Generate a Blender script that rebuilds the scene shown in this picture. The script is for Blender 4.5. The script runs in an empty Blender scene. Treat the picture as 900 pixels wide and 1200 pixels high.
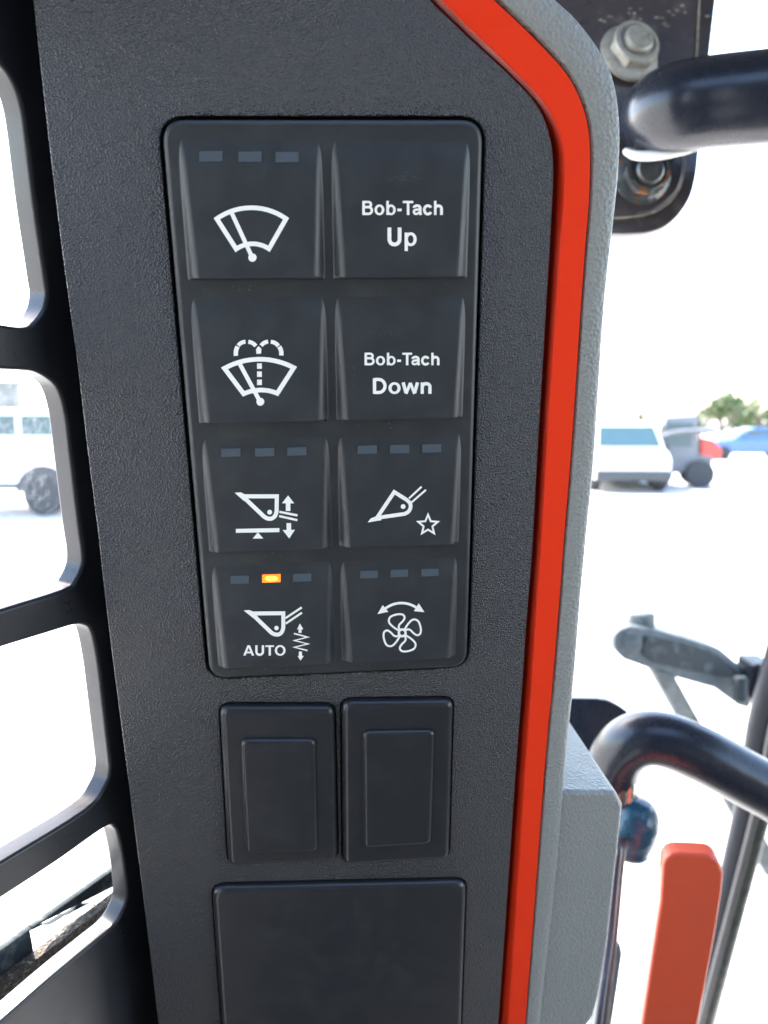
import bpy, bmesh, math, random
from mathutils import Vector, Matrix
from mathutils.noise import noise as pnoise

random.seed(7)
scene = bpy.context.scene
COL = scene.collection
R = math.radians

# ------------------------------------------------------------------ camera
F = 930.0                       # focal length in photo pixels (900 x 1200)
PITCH = R(6.7)
EYE = Vector((0.0, 0.0, 1.8))
cam_d = bpy.data.cameras.new('camera')
cam = bpy.data.objects.new('camera', cam_d)
COL.objects.link(cam)
cam.location = EYE
cam.rotation_euler = (R(90) - PITCH, 0, 0)
cam_d.sensor_fit = 'VERTICAL'
cam_d.sensor_height = 36.0
cam_d.lens = F / 1200 * 36.0
cam_d.clip_start = 0.01
cam_d.clip_end = 2000
cam_d.dof.use_dof = True
cam_d.dof.focus_distance = 0.20
cam_d.dof.aperture_fstop = 18.0
scene.camera = cam

# ------------------------------------------------------------------ sky and sun
SUN_EL, SUN_AZ = R(52), R(-38)          # azimuth measured from +Y towards +X
world = bpy.data.worlds.new('World')
scene.world = world
world.use_nodes = True
wn = world.node_tree
bg = wn.nodes['Background']
sky = wn.nodes.new('ShaderNodeTexSky')
sky.sky_type = 'NISHITA'
sky.sun_disc = False
sky.sun_elevation = SUN_EL
sky.sun_rotation = SUN_AZ
sky.dust_density = 1.6
sky.ozone_density = 0.3
wn.links.new(sky.outputs[0], bg.inputs[0])
bg.inputs[1].default_value = 0.14
sun_d = bpy.data.lights.new('sun', 'SUN')
sun_d.energy = 2.6
sun_d.angle = R(0.6)
sun_d.color = (1.0, 0.95, 0.87)
sun = bpy.data.objects.new('sun', sun_d)
COL.objects.link(sun)
sun_dir = Vector((math.sin(SUN_AZ) * math.cos(SUN_EL), math.cos(SUN_AZ) * math.cos(SUN_EL), math.sin(SUN_EL)))
sun.rotation_euler = sun_dir.to_track_quat('Z', 'Y').to_euler()
sun.location = (-2, 2, 6)

scene.view_settings.view_transform = 'Standard'
scene.view_settings.look = 'None'
scene.view_settings.exposure = 3.28
scene.view_settings.gamma = 1.0
scene.view_settings.use_curve_mapping = False
scene.render.resolution_x = 768
scene.render.resolution_y = 1024
scene.cycles.max_bounces = 7

# ------------------------------------------------------------------ projection helpers
CAMR = Matrix(((1, 0, 0), (0, -math.sin(PITCH), math.cos(PITCH)), (0, -math.cos(PITCH), -math.sin(PITCH))))
def ray(px, py):                       # world direction, unit depth
    return CAMR @ Vector(((px - 450) / F, (py - 600) / F, 1.0))
def U(px, py, d):
    return EYE + ray(px, py) * d
def G(px, py):                         # point on the ground
    r = ray(px, py)
    return EYE + r * (-EYE.z / r.z)
def hit(px, py, o, n):
    r = ray(px, py)
    return EYE + r * ((o - EYE).dot(n) / r.dot(n))

RP = Matrix(((0.9956191, 0.0018943, -0.0934827), (-0.0321247, 0.9458635, -0.3229711), (0.0878100, 0.3245593, 0.9417806)))
TP = Vector((-0.0121712, -0.0061906, 0.1961546))
EU = CAMR @ RP.col[0]
EV = -(CAMR @ RP.col[1])
EN = -(CAMR @ RP.col[2])
PO = EYE + CAMR @ TP
MP = Matrix((EU, EV, EN)).transposed().to_4x4()
MP.translation = PO
MPI = MP.inverted()
def pp(px, py, n=0.0):                 # pixel -> panel coordinates (u, v, n) on plane at height n
    w = hit(px, py, PO + EN * n, EN)
    return MPI @ w
def pu(px, py, n=0.0):
    p = pp(px, py, n)
    return Vector((p.x, p.y))

# ------------------------------------------------------------------ materials
def mat(name, base, rough=0.5, metal=0.0, spec=0.5, bump=None, var=None, coat=0.0, emit=None):
    m = bpy.data.materials.new(name)
    m.use_nodes = True
    nt = m.node_tree
    b = nt.nodes['Principled BSDF']
    b.inputs['Base Color'].default_value = (*base, 1)
    b.inputs['Roughness'].default_value = rough
    b.inputs['Metallic'].default_value = metal
    b.inputs['Specular IOR Level'].default_value = spec
    b.inputs['Coat Weight'].default_value = coat
    tc = nt.nodes.new('ShaderNodeTexCoord')
    if var:                             # (scale, amount of other colour, other colour, threshold low, high)
        sc, amt, oc, lo, hi = var
        nz = nt.nodes.new('ShaderNodeTexNoise')
        nz.inputs['Scale'].default_value = sc
        nz.inputs['Detail'].default_value = 6
        nz.inputs['Roughness'].default_value = 0.65
        nt.links.new(tc.outputs['Object'], nz.inputs['Vector'])
        mr = nt.nodes.new('ShaderNodeMapRange')
        mr.inputs[1].default_value, mr.inputs[2].default_value = lo, hi
        mr.inputs[3].default_value, mr.inputs[4].default_value = 0, amt
        nt.links.new(nz.outputs['Fac'], mr.inputs[0])
        mx = nt.nodes.new('ShaderNodeMix')
        mx.data_type = 'RGBA'
        mx.inputs[6].default_value = (*base, 1)
        mx.inputs[7].default_value = (*oc, 1)
        nt.links.new(mr.outputs[0], mx.inputs[0])
        nt.links.new(mx.outputs[2], b.inputs['Base Color'])
        r2 = nt.nodes.new('ShaderNodeMapRange')
        r2.inputs[1].default_value, r2.inputs[2].default_value = 0.3, 0.7
        r2.inputs[3].default_value, r2.inputs[4].default_value = rough * 0.88, min(1, rough * 1.14)
        nt.links.new(nz.outputs['Fac'], r2.inputs[0])
        nt.links.new(r2.outputs[0], b.inputs['Roughness'])
    if bump:                            # list of (type, scale, distance)
        prev = None
        for kind, sc, dist in bump:
            if kind == 'V':
                t = nt.nodes.new('ShaderNodeTexVoronoi')
                t.feature = 'F1'
                t.inputs['Randomness'].default_value = 1.0
                out = t.outputs['Distance']
            else:
                t = nt.nodes.new('ShaderNodeTexNoise')
                t.inputs['Detail'].default_value = 3
                out = t.outputs['Fac']
            t.inputs['Scale'].default_value = sc
            nt.links.new(tc.outputs['Object'], t.inputs['Vector'])
            bp = nt.nodes.new('ShaderNodeBump')
            bp.inputs['Strength'].default_value = 1.0
            bp.inputs['Distance'].default_value = dist
            nt.links.new(out, bp.inputs['Height'])
            if prev:
                nt.links.new(prev.outputs[0], bp.inputs['Normal'])
            prev = bp
        nt.links.new(prev.outputs[0], b.inputs['Normal'])
    if emit:
        b.inputs['Emission Color'].default_value = (*emit[0], 1)
        b.inputs['Emission Strength'].default_value = emit[1]
    return m

M = {}
M['panel'] = mat('black grained plastic', (0.028, 0.0275, 0.028), 0.38, bump=[('V', 2200, 0.00042)],
                 var=(55, 0.5, (0.040, 0.040, 0.041), 0.35, 0.75))
M['keypad'] = mat('black rubber keypad', (0.019, 0.022, 0.024), 0.42, bump=[('N', 4200, 0.000018)],
                  var=(120, 0.45, (0.040, 0.045, 0.046), 0.45, 0.8))
M['cover'] = mat('black smooth plastic', (0.015, 0.016, 0.018), 0.33, bump=[('N', 4200, 0.000030)],
                 var=(140, 0.4, (0.035, 0.036, 0.036), 0.5, 0.85))
M['print'] = mat('white print', (0.82, 0.80, 0.71), 0.5, spec=0.3)
M['lens'] = mat('unlit indicator', (0.060, 0.076, 0.090), 0.35)
M['lens_on'] = mat('lit amber indicator', (0.8, 0.25, 0.02), 0.35, emit=((1.0, 0.13, 0.006), 0.20))
M['lens_core'] = mat('lit amber core', (0.9, 0.5, 0.05), 0.35, emit=((1.0, 0.42, 0.05), 0.34))
M['red'] = mat('red trim plastic', (0.74, 0.036, 0.008), 0.6, spec=0.10, bump=[('N', 2600, 0.000035)],
               var=(90, 0.3, (0.68, 0.031, 0.007), 0.4, 0.8))
M['grey'] = mat('grey grained plastic', (0.225, 0.232, 0.212), 0.5, bump=[('V', 1050, 0.00034), ('N', 1500, 0.00008)],
                var=(60, 0.5, (0.215, 0.222, 0.20), 0.35, 0.75))
M['screen'] = mat('black moulded plastic', (0.020, 0.021, 0.023), 0.30, bump=[('N', 900, 0.00003)],
                  var=(45, 0.5, (0.04, 0.045, 0.05), 0.5, 0.8))
M['black_paint'] = mat('black gloss paint', (0.011, 0.014, 0.022), 0.27, coat=0.0, bump=[('N', 160, 0.00010)],
                       var=(60, 0.5, (0.045, 0.045, 0.048), 0.58, 0.8))
M['bracket'] = mat('dark bracket paint', (0.040, 0.032, 0.034), 0.30, coat=0.2, bump=[('N', 120, 0.00022)],
                   var=(70, 0.75, (0.12, 0.10, 0.09), 0.55, 0.75))
M['dirt_line'] = mat('pale grime', (0.26, 0.23, 0.19), 0.8, var=(300, 0.8, (0.08, 0.07, 0.06), 0.4, 0.6))
M['zinc'] = mat('zinc plated steel', (0.33, 0.32, 0.28), 0.6, metal=0.4, bump=[('N', 500, 0.00012)],
                var=(160, 0.85, (0.17, 0.15, 0.12), 0.48, 0.72))
M['grease'] = mat('greasy bolt', (0.10, 0.11, 0.11), 0.22, metal=0.6, bump=[('N', 260, 0.0006)],
                  var=(150, 0.9, (0.35, 0.13, 0.03), 0.56, 0.68))
M['white_strip'] = mat('off-white strip', (0.75, 0.75, 0.72), 0.5, var=(200, 0.4, (0.5, 0.48, 0.44), 0.5, 0.8))
M['chrome'] = mat('worn chrome rod', (0.55, 0.53, 0.50), 0.22, metal=1.0, bump=[('N', 300, 0.0002)],
                  var=(150, 0.8, (0.30, 0.14, 0.07), 0.52, 0.7))
M['cap'] = mat('blue black cap', (0.010, 0.055, 0.090), 0.30, coat=0.1, bump=[('N', 180, 0.0012)],
               var=(140, 0.6, (0.09, 0.10, 0.11), 0.55, 0.75))
M['lever'] = mat('orange red lever plastic', (0.58, 0.066, 0.022), 0.36, spec=0.45, bump=[('N', 1200, 0.00004)],
                 var=(40, 0.5, (0.49, 0.062, 0.023), 0.35, 0.7))
M['arm'] = mat('weathered grey arm', (0.062, 0.074, 0.078), 0.6, spec=0.3, bump=[('N', 90, 0.0008)],
               var=(40, 0.7, (0.16, 0.18, 0.18), 0.45, 0.7))
M['arm_dark'] = mat('dark grey arm inset', (0.022, 0.028, 0.031), 0.6, spec=0.2, bump=[('N', 120, 0.0008)],
                    var=(60, 0.7, (0.12, 0.14, 0.14), 0.52, 0.72))
M['steel'] = mat('painted dark steel', (0.006, 0.008, 0.012), 0.32, coat=0.0, spec=0.12, bump=[('N', 60, 0.0008)],
                 var=(30, 0.4, (0.020, 0.024, 0.024), 0.55, 0.75))
M['rod'] = mat('greenish steel rod', (0.022, 0.027, 0.022), 0.32, spec=0.2, bump=[('N', 90, 0.0012)],
               var=(45, 0.8, (0.008, 0.010, 0.014), 0.48, 0.62))
M['brown'] = mat('rusty brown rod', (0.12, 0.075, 0.05), 0.5, metal=0.3, var=(220, 0.8, (0.04, 0.03, 0.035), 0.4, 0.65))
M['rail'] = mat('dirty slate rail', (0.030, 0.038, 0.043), 0.8, spec=0.2, bump=[('N', 200, 0.0006)],
                var=(130, 0.8, (0.16, 0.17, 0.16), 0.48, 0.68))
M['grit'] = mat('gritty brown seal', (0.075, 0.060, 0.045), 0.85, bump=[('N', 900, 0.0016)],
                var=(700, 0.9, (0.30, 0.26, 0.20), 0.5, 0.65))
M['gold'] = mat('rusty edge', (0.22, 0.12, 0.03), 0.5, var=(300, 0.7, (0.06, 0.04, 0.02), 0.45, 0.7))
M['sticker'] = mat('torn white label', (0.80, 0.80, 0.77), 0.6, var=(220, 0.25, (0.6, 0.58, 0.5), 0.5, 0.8))
M['scuff'] = mat('pale scuff', (0.10, 0.10, 0.10), 0.6)
M['worn'] = mat('worn rubber', (0.055, 0.058, 0.056), 0.6)
M['car_white'] = mat('white car paint', (0.78, 0.79, 0.79), 0.25, coat=0.5, var=(2, 0.2, (0.7, 0.71, 0.7), 0.4, 0.8))
M['car_blue'] = mat('blue car paint', (0.035, 0.11, 0.34), 0.25, coat=0.5, var=(2, 0.2, (0.03, 0.09, 0.3), 0.4, 0.8))
M['car_glass'] = mat('car window', (0.035, 0.075, 0.085), 0.08, var=(3, 0.3, (0.06, 0.1, 0.11), 0.4, 0.8))
M['tyre'] = mat('tyre rubber', (0.028, 0.030, 0.034), 0.75, var=(8, 0.6, (0.07, 0.07, 0.065), 0.45, 0.75))
M['hub'] = mat('wheel rim', (0.30, 0.32, 0.34), 0.35, metal=0.6, var=(10, 0.4, (0.2, 0.2, 0.2), 0.45, 0.75))
M['dark_trim'] = mat('dark car trim', (0.035, 0.038, 0.042), 0.55, var=(6, 0.5, (0.06, 0.06, 0.06), 0.4, 0.8))
M['lamp_red'] = mat('red lamp', (0.5, 0.03, 0.02), 0.2)
M['lamp_clear'] = mat('head lamp', (0.6, 0.62, 0.62), 0.1)
M['machine'] = mat('dark machine paint', (0.15, 0.155, 0.165), 0.6, var=(4, 0.6, (0.12, 0.11, 0.10), 0.45, 0.75))
M['machine_red'] = mat('red machine paint', (0.50, 0.05, 0.03), 0.4, var=(4, 0.3, (0.4, 0.05, 0.03), 0.45, 0.75))
M['bark'] = mat('bark', (0.09, 0.07, 0.05), 0.9, bump=[('N', 8, 0.03)])
M['leaf'] = mat('leaves', (0.045, 0.085, 0.028), 0.6, var=(0.9, 0.8, (0.085, 0.11, 0.035), 0.4, 0.65))
M['concrete'] = mat('grey concrete', (0.16, 0.17, 0.16), 0.85, var=(3, 0.7, (0.10, 0.12, 0.11), 0.4, 0.7))
M['ground'] = mat('pale gravel yard', (0.46, 0.44, 0.41), 0.9, bump=[('N', 18, 0.02)],
                  var=(0.6, 0.6, (0.38, 0.36, 0.33), 0.4, 0.7))
M['shade_shell'] = mat('charcoal shade shell', (0.05, 0.05, 0.052), 0.85, bump=[('N', 400, 0.0005)], var=(6, 0.5, (0.06, 0.06, 0.062), 0.4, 0.7))

def glass_mat():
    m = bpy.data.materials.new('dusty window glass')
    m.use_nodes = True
    nt = m.node_tree
    nt.nodes.remove(nt.nodes['Principled BSDF'])
    out = nt.nodes['Material Output']
    tr = nt.nodes.new('ShaderNodeBsdfTransparent')
    gl = nt.nodes.new('ShaderNodeBsdfGlossy'); gl.inputs['Roughness'].default_value = 0.03
    df = nt.nodes.new('ShaderNodeBsdfTranslucent'); df.inputs['Color'].default_value = (0.75, 0.75, 0.72, 1)
    lw = nt.nodes.new('ShaderNodeLayerWeight'); lw.inputs[0].default_value = 0.5
    fr = nt.nodes.new('ShaderNodeMath'); fr.operation = 'POWER'; fr.inputs[1].default_value = 4.0
    nt.links.new(lw.outputs['Facing'], fr.inputs[0])
    tc = nt.nodes.new('ShaderNodeTexCoord')
    n1 = nt.nodes.new('ShaderNodeTexNoise'); n1.inputs['Scale'].default_value = 380; n1.inputs['Detail'].default_value = 4
    n2 = nt.nodes.new('ShaderNodeTexNoise'); n2.inputs['Scale'].default_value = 40; n2.inputs['Detail'].default_value = 4
    nt.links.new(tc.outputs['Object'], n1.inputs['Vector']); nt.links.new(tc.outputs['Object'], n2.inputs['Vector'])
    mr = nt.nodes.new('ShaderNodeMapRange')
    mr.inputs[1].default_value, mr.inputs[2].default_value = 0.52, 0.72
    mr.inputs[3].default_value, mr.inputs[4].default_value = 0.005, 0.16
    nt.links.new(n1.outputs['Fac'], mr.inputs[0])
    mu = nt.nodes.new('ShaderNodeMath'); mu.operation = 'MULTIPLY_ADD'
    mu.inputs[2].default_value = 0.006
    nt.links.new(mr.outputs[0], mu.inputs[0]); nt.links.new(n2.outputs['Fac'], mu.inputs[1])
    a = nt.nodes.new('ShaderNodeMixShader'); b = nt.nodes.new('ShaderNodeMixShader')
    nt.links.new(mu.outputs[0], a.inputs[0]); nt.links.new(tr.outputs[0], a.inputs[1]); nt.links.new(df.outputs[0], a.inputs[2])
    nt.links.new(fr.outputs[0], b.inputs[0]); nt.links.new(a.outputs[0], b.inputs[1]); nt.links.new(gl.outputs[0], b.inputs[2])
    nt.links.new(b.outputs[0], out.inputs[0])
    return m
M['glass'] = glass_mat()

# ------------------------------------------------------------------ object helpers
def empty(name, loc, label=None, cat=None, group=None, mw=None):
    o = bpy.data.objects.new(name, None)
    COL.objects.link(o)
    if mw is not None:
        o.matrix_world = mw @ Matrix.Translation(loc)
    else:
        o.location = loc
    o.empty_display_size = 0.01
    o['_o'] = tuple(loc)
    if label: o['label'] = label
    if cat: o['category'] = cat
    if group: o['group'] = group
    return o
def link(name, me, m, parent=None, smooth=35):
    """me: mesh whose vertices are in the same space as parent's origin note (panel space or world space)"""
    if me.get('wn'):
        wnorm(me)
    elif smooth and len(me.polygons):
        me.shade_smooth()
        me.set_sharp_from_angle(angle=R(smooth))
    if m is not None:
        me.materials.clear()
        me.materials.append(m)
    o = bpy.data.objects.new(name, me)
    COL.objects.link(o)
    if parent:
        o.parent = parent
        off = parent.get('_o', (0, 0, 0))
        o.location = -Vector(off)
    return o
def sub(name, me, m, parent, smooth=35):          # a child of a mesh part, vertices in the part's own space
    o = link(name, me, m, None, smooth)
    o.parent = parent
    return o
def mesh(verts, faces, name='mesh'):
    me = bpy.data.meshes.new(name)
    me.from_pydata([tuple(v) for v in verts], [], faces)
    me.validate()
    bm = bmesh.new(); bm.from_mesh(me)
    bmesh.ops.recalc_face_normals(bm, faces=bm.faces)
    bm.to_mesh(me); bm.free()
    return me
def join(*mes):
    bm = bmesh.new()
    for m in mes: bm.from_mesh(m)
    me = bpy.data.meshes.new('joined'); bm.to_mesh(me); bm.free()
    return me
def wnorm(me, limit=75):
    '''area weighted normals so that flat faces stay flat beside rounded edges'''
    cl = math.cos(R(limit))
    adj = [[] for _ in me.vertices]
    for p in me.polygons:
        for v in p.vertices: adj[v].append((p.normal.copy(), p.area))
    out = []
    for p in me.polygons:
        for v in p.vertices:
            n = Vector()
            for q, a in adj[v]:
                if q.dot(p.normal) > cl: n += q * a
            out.append(n.normalized() if n.length > 0 else p.normal.copy())
    me.shade_smooth()
    me.normals_split_custom_set([tuple(n) for n in out])
def catmull(pts, n=8, closed=False):
    P = [Vector(p) for p in pts]
    out = []
    N = len(P)
    rng = range(N) if closed else range(N - 1)
    for i in rng:
        if closed:
            a, b, c, d = P[i - 1], P[i], P[(i + 1) % N], P[(i + 2) % N]
        else:
            b, c = P[i], P[i + 1]
            a = P[i - 1] if i else b * 2 - c
            d = P[i + 2] if i + 2 < N else c * 2 - b
        for k in range(n):
            t = k / n
            out.append(0.5 * ((2 * b) + (c - a) * t + (2 * a - 5 * b + 4 * c - d) * t * t + (3 * b - a - 3 * c + d) * t ** 3))
    if not closed: out.append(P[-1].copy())
    return out
def resample(pts, n):
    L = [0]
    for a, b in zip(pts, pts[1:]): L.append(L[-1] + (b - a).length)
    out = []; j = 0
    for k in range(n):
        s = L[-1] * k / (n - 1)
        while j < len(L) - 2 and L[j + 1] < s: j += 1
        t = (s - L[j]) / max(1e-12, L[j + 1] - L[j])
        out.append(pts[j].lerp(pts[j + 1], min(1, max(0, t))))
    return out
def round_poly(pts, r, seg=7):
    P = [Vector(p) for p in pts]
    rr = r if isinstance(r, (list, tuple)) else [r] * len(P)
    out = []
    for i, p in enumerate(P):
        a = (P[i - 1] - p); c = (P[(i + 1) % len(P)] - p)
        la, lc = a.length, c.length
        a /= la; c /= lc
        ang = a.angle(c)
        d = min(rr[i] / math.tan(ang / 2), la * .48, lc * .48)
        if rr[i] <= 0 or d < 1e-9:
            out.append(p); continue
        s, e = p + a * d, p + c * d
        for k in range(seg + 1):
            t = k / seg
            out.append(s * (1 - t) ** 2 * 0.999 + p * 2 * t * (1 - t) + e * t * t + s * (1 - t) ** 2 * 0.001)
    return out
def offset_poly(pts, d):
    n = len(pts); area = 0
    for i in range(n):
        a, b = pts[i], pts[(i + 1) % n]; area += a.x * b.y - b.x * a.y
    sgn = 1 if area > 0 else -1
    out = []
    for i in range(n):
        t = (pts[(i + 1) % n] - pts[i - 1])
        if t.length < 1e-12: out.append(pts[i].copy()); continue
        t.normalize()
        out.append(pts[i] + Vector((t.y, -t.x)) * sgn * d)
    return out
def plate(outline, holes, z0, z1, bevel=0.0, seg=3):
    """flat plate with holes and rounded edges, from a filled 2D curve"""
    cu = bpy.data.curves.new('plate', 'CURVE')
    cu.dimensions = '2D'; cu.fill_mode = 'BOTH'
    for pl in [outline] + list(holes):
        s = cu.splines.new('POLY'); s.points.add(len(pl) - 1); s.use_cyclic_u = True
        for q, p in zip(s.points, pl): q.co = (p[0], p[1], 0, 1)
    cu.extrude = (z1 - z0) / 2 - bevel
    cu.bevel_depth = bevel; cu.bevel_resolution = seg; cu.offset = -bevel
    ob = bpy.data.objects.new('plate', cu); COL.objects.link(ob)
    me = bpy.data.meshes.new_from_object(ob.evaluated_get(bpy.context.evaluated_depsgraph_get()))
    bpy.data.objects.remove(ob); bpy.data.curves.remove(cu)
    me.transform(Matrix.Translation((0, 0, (z0 + z1) / 2)))
    bm = bmesh.new(); bm.from_mesh(me)
    bmesh.ops.remove_doubles(bm, verts=bm.verts, dist=1e-6)
    bmesh.ops.recalc_face_normals(bm, faces=bm.faces)
    bm.to_mesh(me); bm.free()
    if bevel: me['wn'] = 1
    return me
def box(c, sx, sy, sz, bev=0.0, seg=3, rot=None, taper=None):
    bm = bmesh.new()
    bmesh.ops.create_cube(bm, size=1)
    for v in bm.verts:
        k = 1.0
        if taper and v.co.z > 0: k = taper
        v.co = Vector((v.co.x * sx * k, v.co.y * sy * k, v.co.z * sz))
    if bev: bmesh.ops.bevel(bm, geom=list(bm.edges), offset=bev, segments=seg, profile=0.5, affect='EDGES')
    me = bpy.data.meshes.new('box'); bm.to_mesh(me); bm.free()
    mt = Matrix.Translation(Vector(c)) @ (rot.to_4x4() if rot is not None else Matrix())
    me.transform(mt)
    if bev: me['wn'] = 1
    return me
def prism(front, back, bev=0.0, seg=3):
    """two matching 3D polygons joined to a solid"""
    n = len(front)
    fs = [list(range(n)), list(range(2 * n - 1, n - 1, -1))] + [[i, (i + 1) % n, n + (i + 1) % n, n + i] for i in range(n)]
    me = mesh(list(front) + list(back), fs)
    if bev:
        bm = bmesh.new(); bm.from_mesh(me)
        es = [e for e in bm.edges if len(e.link_faces) == 2 and e.calc_face_angle(0) > 0.35]
        bmesh.ops.bevel(bm, geom=es, offset=bev, segments=seg, profile=0.5, affect='EDGES', clamp_overlap=True)
        bm.to_mesh(me); bm.free()
        me['wn'] = 1
    return me
def hull(pts, bev=0.0, seg=3):
    bm = bmesh.new()
    for p in pts: bm.verts.new(p)
    r = bmesh.ops.convex_hull(bm, input=bm.verts)
    junk = [g for g in r['geom_interior'] if isinstance(g, bmesh.types.BMVert)]
    if junk: bmesh.ops.delete(bm, geom=junk, context='VERTS')
    bmesh.ops.dissolve_limit(bm, angle_limit=R(2), verts=bm.verts, edges=bm.edges)
    if bev: bmesh.ops.bevel(bm, geom=list(bm.edges), offset=bev, segments=seg, profile=0.5, affect='EDGES', clamp_overlap=True)
    bmesh.ops.recalc_face_normals(bm, faces=bm.faces)
    me = bpy.data.meshes.new('hull'); bm.to_mesh(me); bm.free()
    if bev: me['wn'] = 1
    return me
def tube(path, rad, seg=28, smooth=8, caps=True):
    P = catmull(path, smooth) if smooth > 1 else [Vector(p) for p in path]
    n = len(P)
    rs = rad if callable(rad) else (lambda t: rad)
    tang = [(P[min(i + 1, n - 1)] - P[max(i - 1, 0)]).normalized() for i in range(n)]
    nrm = tang[0].orthogonal().normalized()
    vs, fs = [], []
    for i in range(n):
        nrm = (nrm - tang[i] * nrm.dot(tang[i])).normalized()
        bi = tang[i].cross(nrm)
        r = rs(i / (n - 1))
        for k in range(seg):
            a = 2 * math.pi * k / seg
            vs.append(P[i] + (nrm * math.cos(a) + bi * math.sin(a)) * r)
    for i in range(n - 1):
        for k in range(seg):
            fs.append([i * seg + k, i * seg + (k + 1) % seg, (i + 1) * seg + (k + 1) % seg, (i + 1) * seg + k])
    if caps:
        fs.append(list(range(seg))); fs.append([(n - 1) * seg + k for k in range(seg)])
    return mesh(vs, fs)
def lathe(profile, o, axis, seg=36):
    """profile: (r, h) along axis"""
    axis = Vector(axis).normalized(); x = axis.orthogonal().normalized(); y = axis.cross(x)
    vs, fs = [], []
    m = len(profile)
    for r, h in profile:
        for k in range(seg):
            a = 2 * math.pi * k / seg
            vs.append(Vector(o) + axis * h + (x * math.cos(a) + y * math.sin(a)) * r)
    for i in range(m - 1):
        for k in range(seg):
            fs.append([i * seg + k, i * seg + (k + 1) % seg, (i + 1) * seg + (k + 1) % seg, (i + 1) * seg + k])
    fs.append(list(range(seg))); fs.append([(m - 1) * seg + k for k in range(seg)])
    return mesh(vs, fs)

# ------------------------------------------------------------------ ground
bm = bmesh.new()
bmesh.ops.create_grid(bm, x_segments=40, y_segments=40, size=900)
me = bpy.data.meshes.new('ground'); bm.to_mesh(me); bm.free()
g = link('ground', me, M['ground'], None, 0); g['kind'] = 'structure'

# ------------------------------------------------------------------ unseen cab shell, added to shade the controls
def structure(name, me, m):
    o = link(name, me, m, None, 30); o['kind'] = 'structure'; return o
V2 = lambda *a: [Vector(p) for p in a]
structure('shade_roof', plate(round_poly(V2((-0.35, -0.68), (0.95, -0.68), (0.95, 0.77), (-0.35, 0.77)), 0.06), [round_poly(V2((-0.12, -0.32), (0.48, -0.32), (0.48, 0.10), (-0.12, 0.10)), 0.06)], 2.19, 2.25, 0.01), M['shade_shell'])  # unseen roof added for shade, its skylight sized to admit top light
structure('shade_side_wall', box((0.93, -0.05, 0.95), 0.05, 1.10, 1.05, 0.02), M['shade_shell'])  # unseen, added to stop ground bounce from the right
structure('shade_rear_wall', box((0.30, -0.62, 1.27), 1.3, 0.05, 1.83, 0.02), M['shade_shell'])  # unseen, added to cut frontal light from behind the camera
structure('shade_floor', box((0.30, -0.02, 0.38), 1.3, 1.15, 0.05, 0.02), M['shade_shell'])  # unseen, added to stop light bouncing up from the ground

# ------------------------------------------------------------------ the control pillar
NP = -0.0040            # plane of the pillar's black face
NK = -0.0024            # plane of the keypad's base
LEFT = [(12, -230), (20, -170), (30, -80), (38.7, 0), (47.5, 82), (57.5, 170), (73, 298), (90, 423), (103, 533), (115, 627), (124, 710), (144, 867), (167, 1046), (185, 1196), (203, 1330), (222, 1480)]
CA = [(300, -205), (440, -64), (505, 1), (532, 27), (553, 47), (580, 71.5), (606.7, 97), (625.3, 117.5), (637, 137), (645, 161), (648.3, 185), (648.5, 213), (647.4, 240), (645, 285), (640.5, 359), (637, 420), (633.5, 478), (629.5, 545), (624, 645), (617.5, 727), (612, 808), (605, 900), (584, 1200), (562, 1480)]
CB = [(312, -205), (452, -64), (517, 0), (548, 31), (577, 58.5), (606.7, 87.5), (628, 109), (645, 132), (656, 156), (661, 178), (662, 205), (661, 240), (657, 285), (652, 359), (648, 420), (644, 478), (640, 545), (634, 645), (628, 727), (623, 808), (616, 900), (595, 1200), (573, 1480)]
CC = [(374, -205), (515, -64), (580, 0), (606.7, 25), (633, 51), (660, 80.5), (676, 106), (686.7, 134), (691.5, 162), (692.3, 195), (690.7, 240), (687, 285), (681.5, 359), (676.7, 432), (672, 502), (668, 555), (661.5, 633), (655.5, 712), (647.5, 808), (639, 900), (616, 1200), (592, 1480)]
CD = [(440, -205), (580, -68), (650.7, 0), (670.7, 18), (692, 44), (710.7, 73), (720, 99), (725, 131), (726.3, 165), (724.5, 203), (721, 240), (716, 285), (709, 350), (704.7, 408), (700, 478), (695.5, 545), (688, 620), (681, 694), (675.5, 762), (671.5, 808), (667, 850), (662, 900), (654, 1000), (643.5, 1100), (633, 1198), (606, 1480)]
NS = 220
def curve(px, n):
    return resample(catmull([pp(x, y, n) for x, y in px], 10), NS)
def strip(rows):
    vs, fs = [], []
    for r in rows: vs += r
    for i in range(len(rows) - 1):
        for k in range(NS - 1):
            fs.append([i * NS + k, i * NS + k + 1, (i + 1) * NS + k + 1, (i + 1) * NS + k])
    return vs, fs
NR = -0.0043            # top of the red stripe
pillar = empty('control_pillar', pp(330, 1480, NP), 'tall black grained control pillar with red stripe and grey edge', 'control panel', mw=MP)

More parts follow.
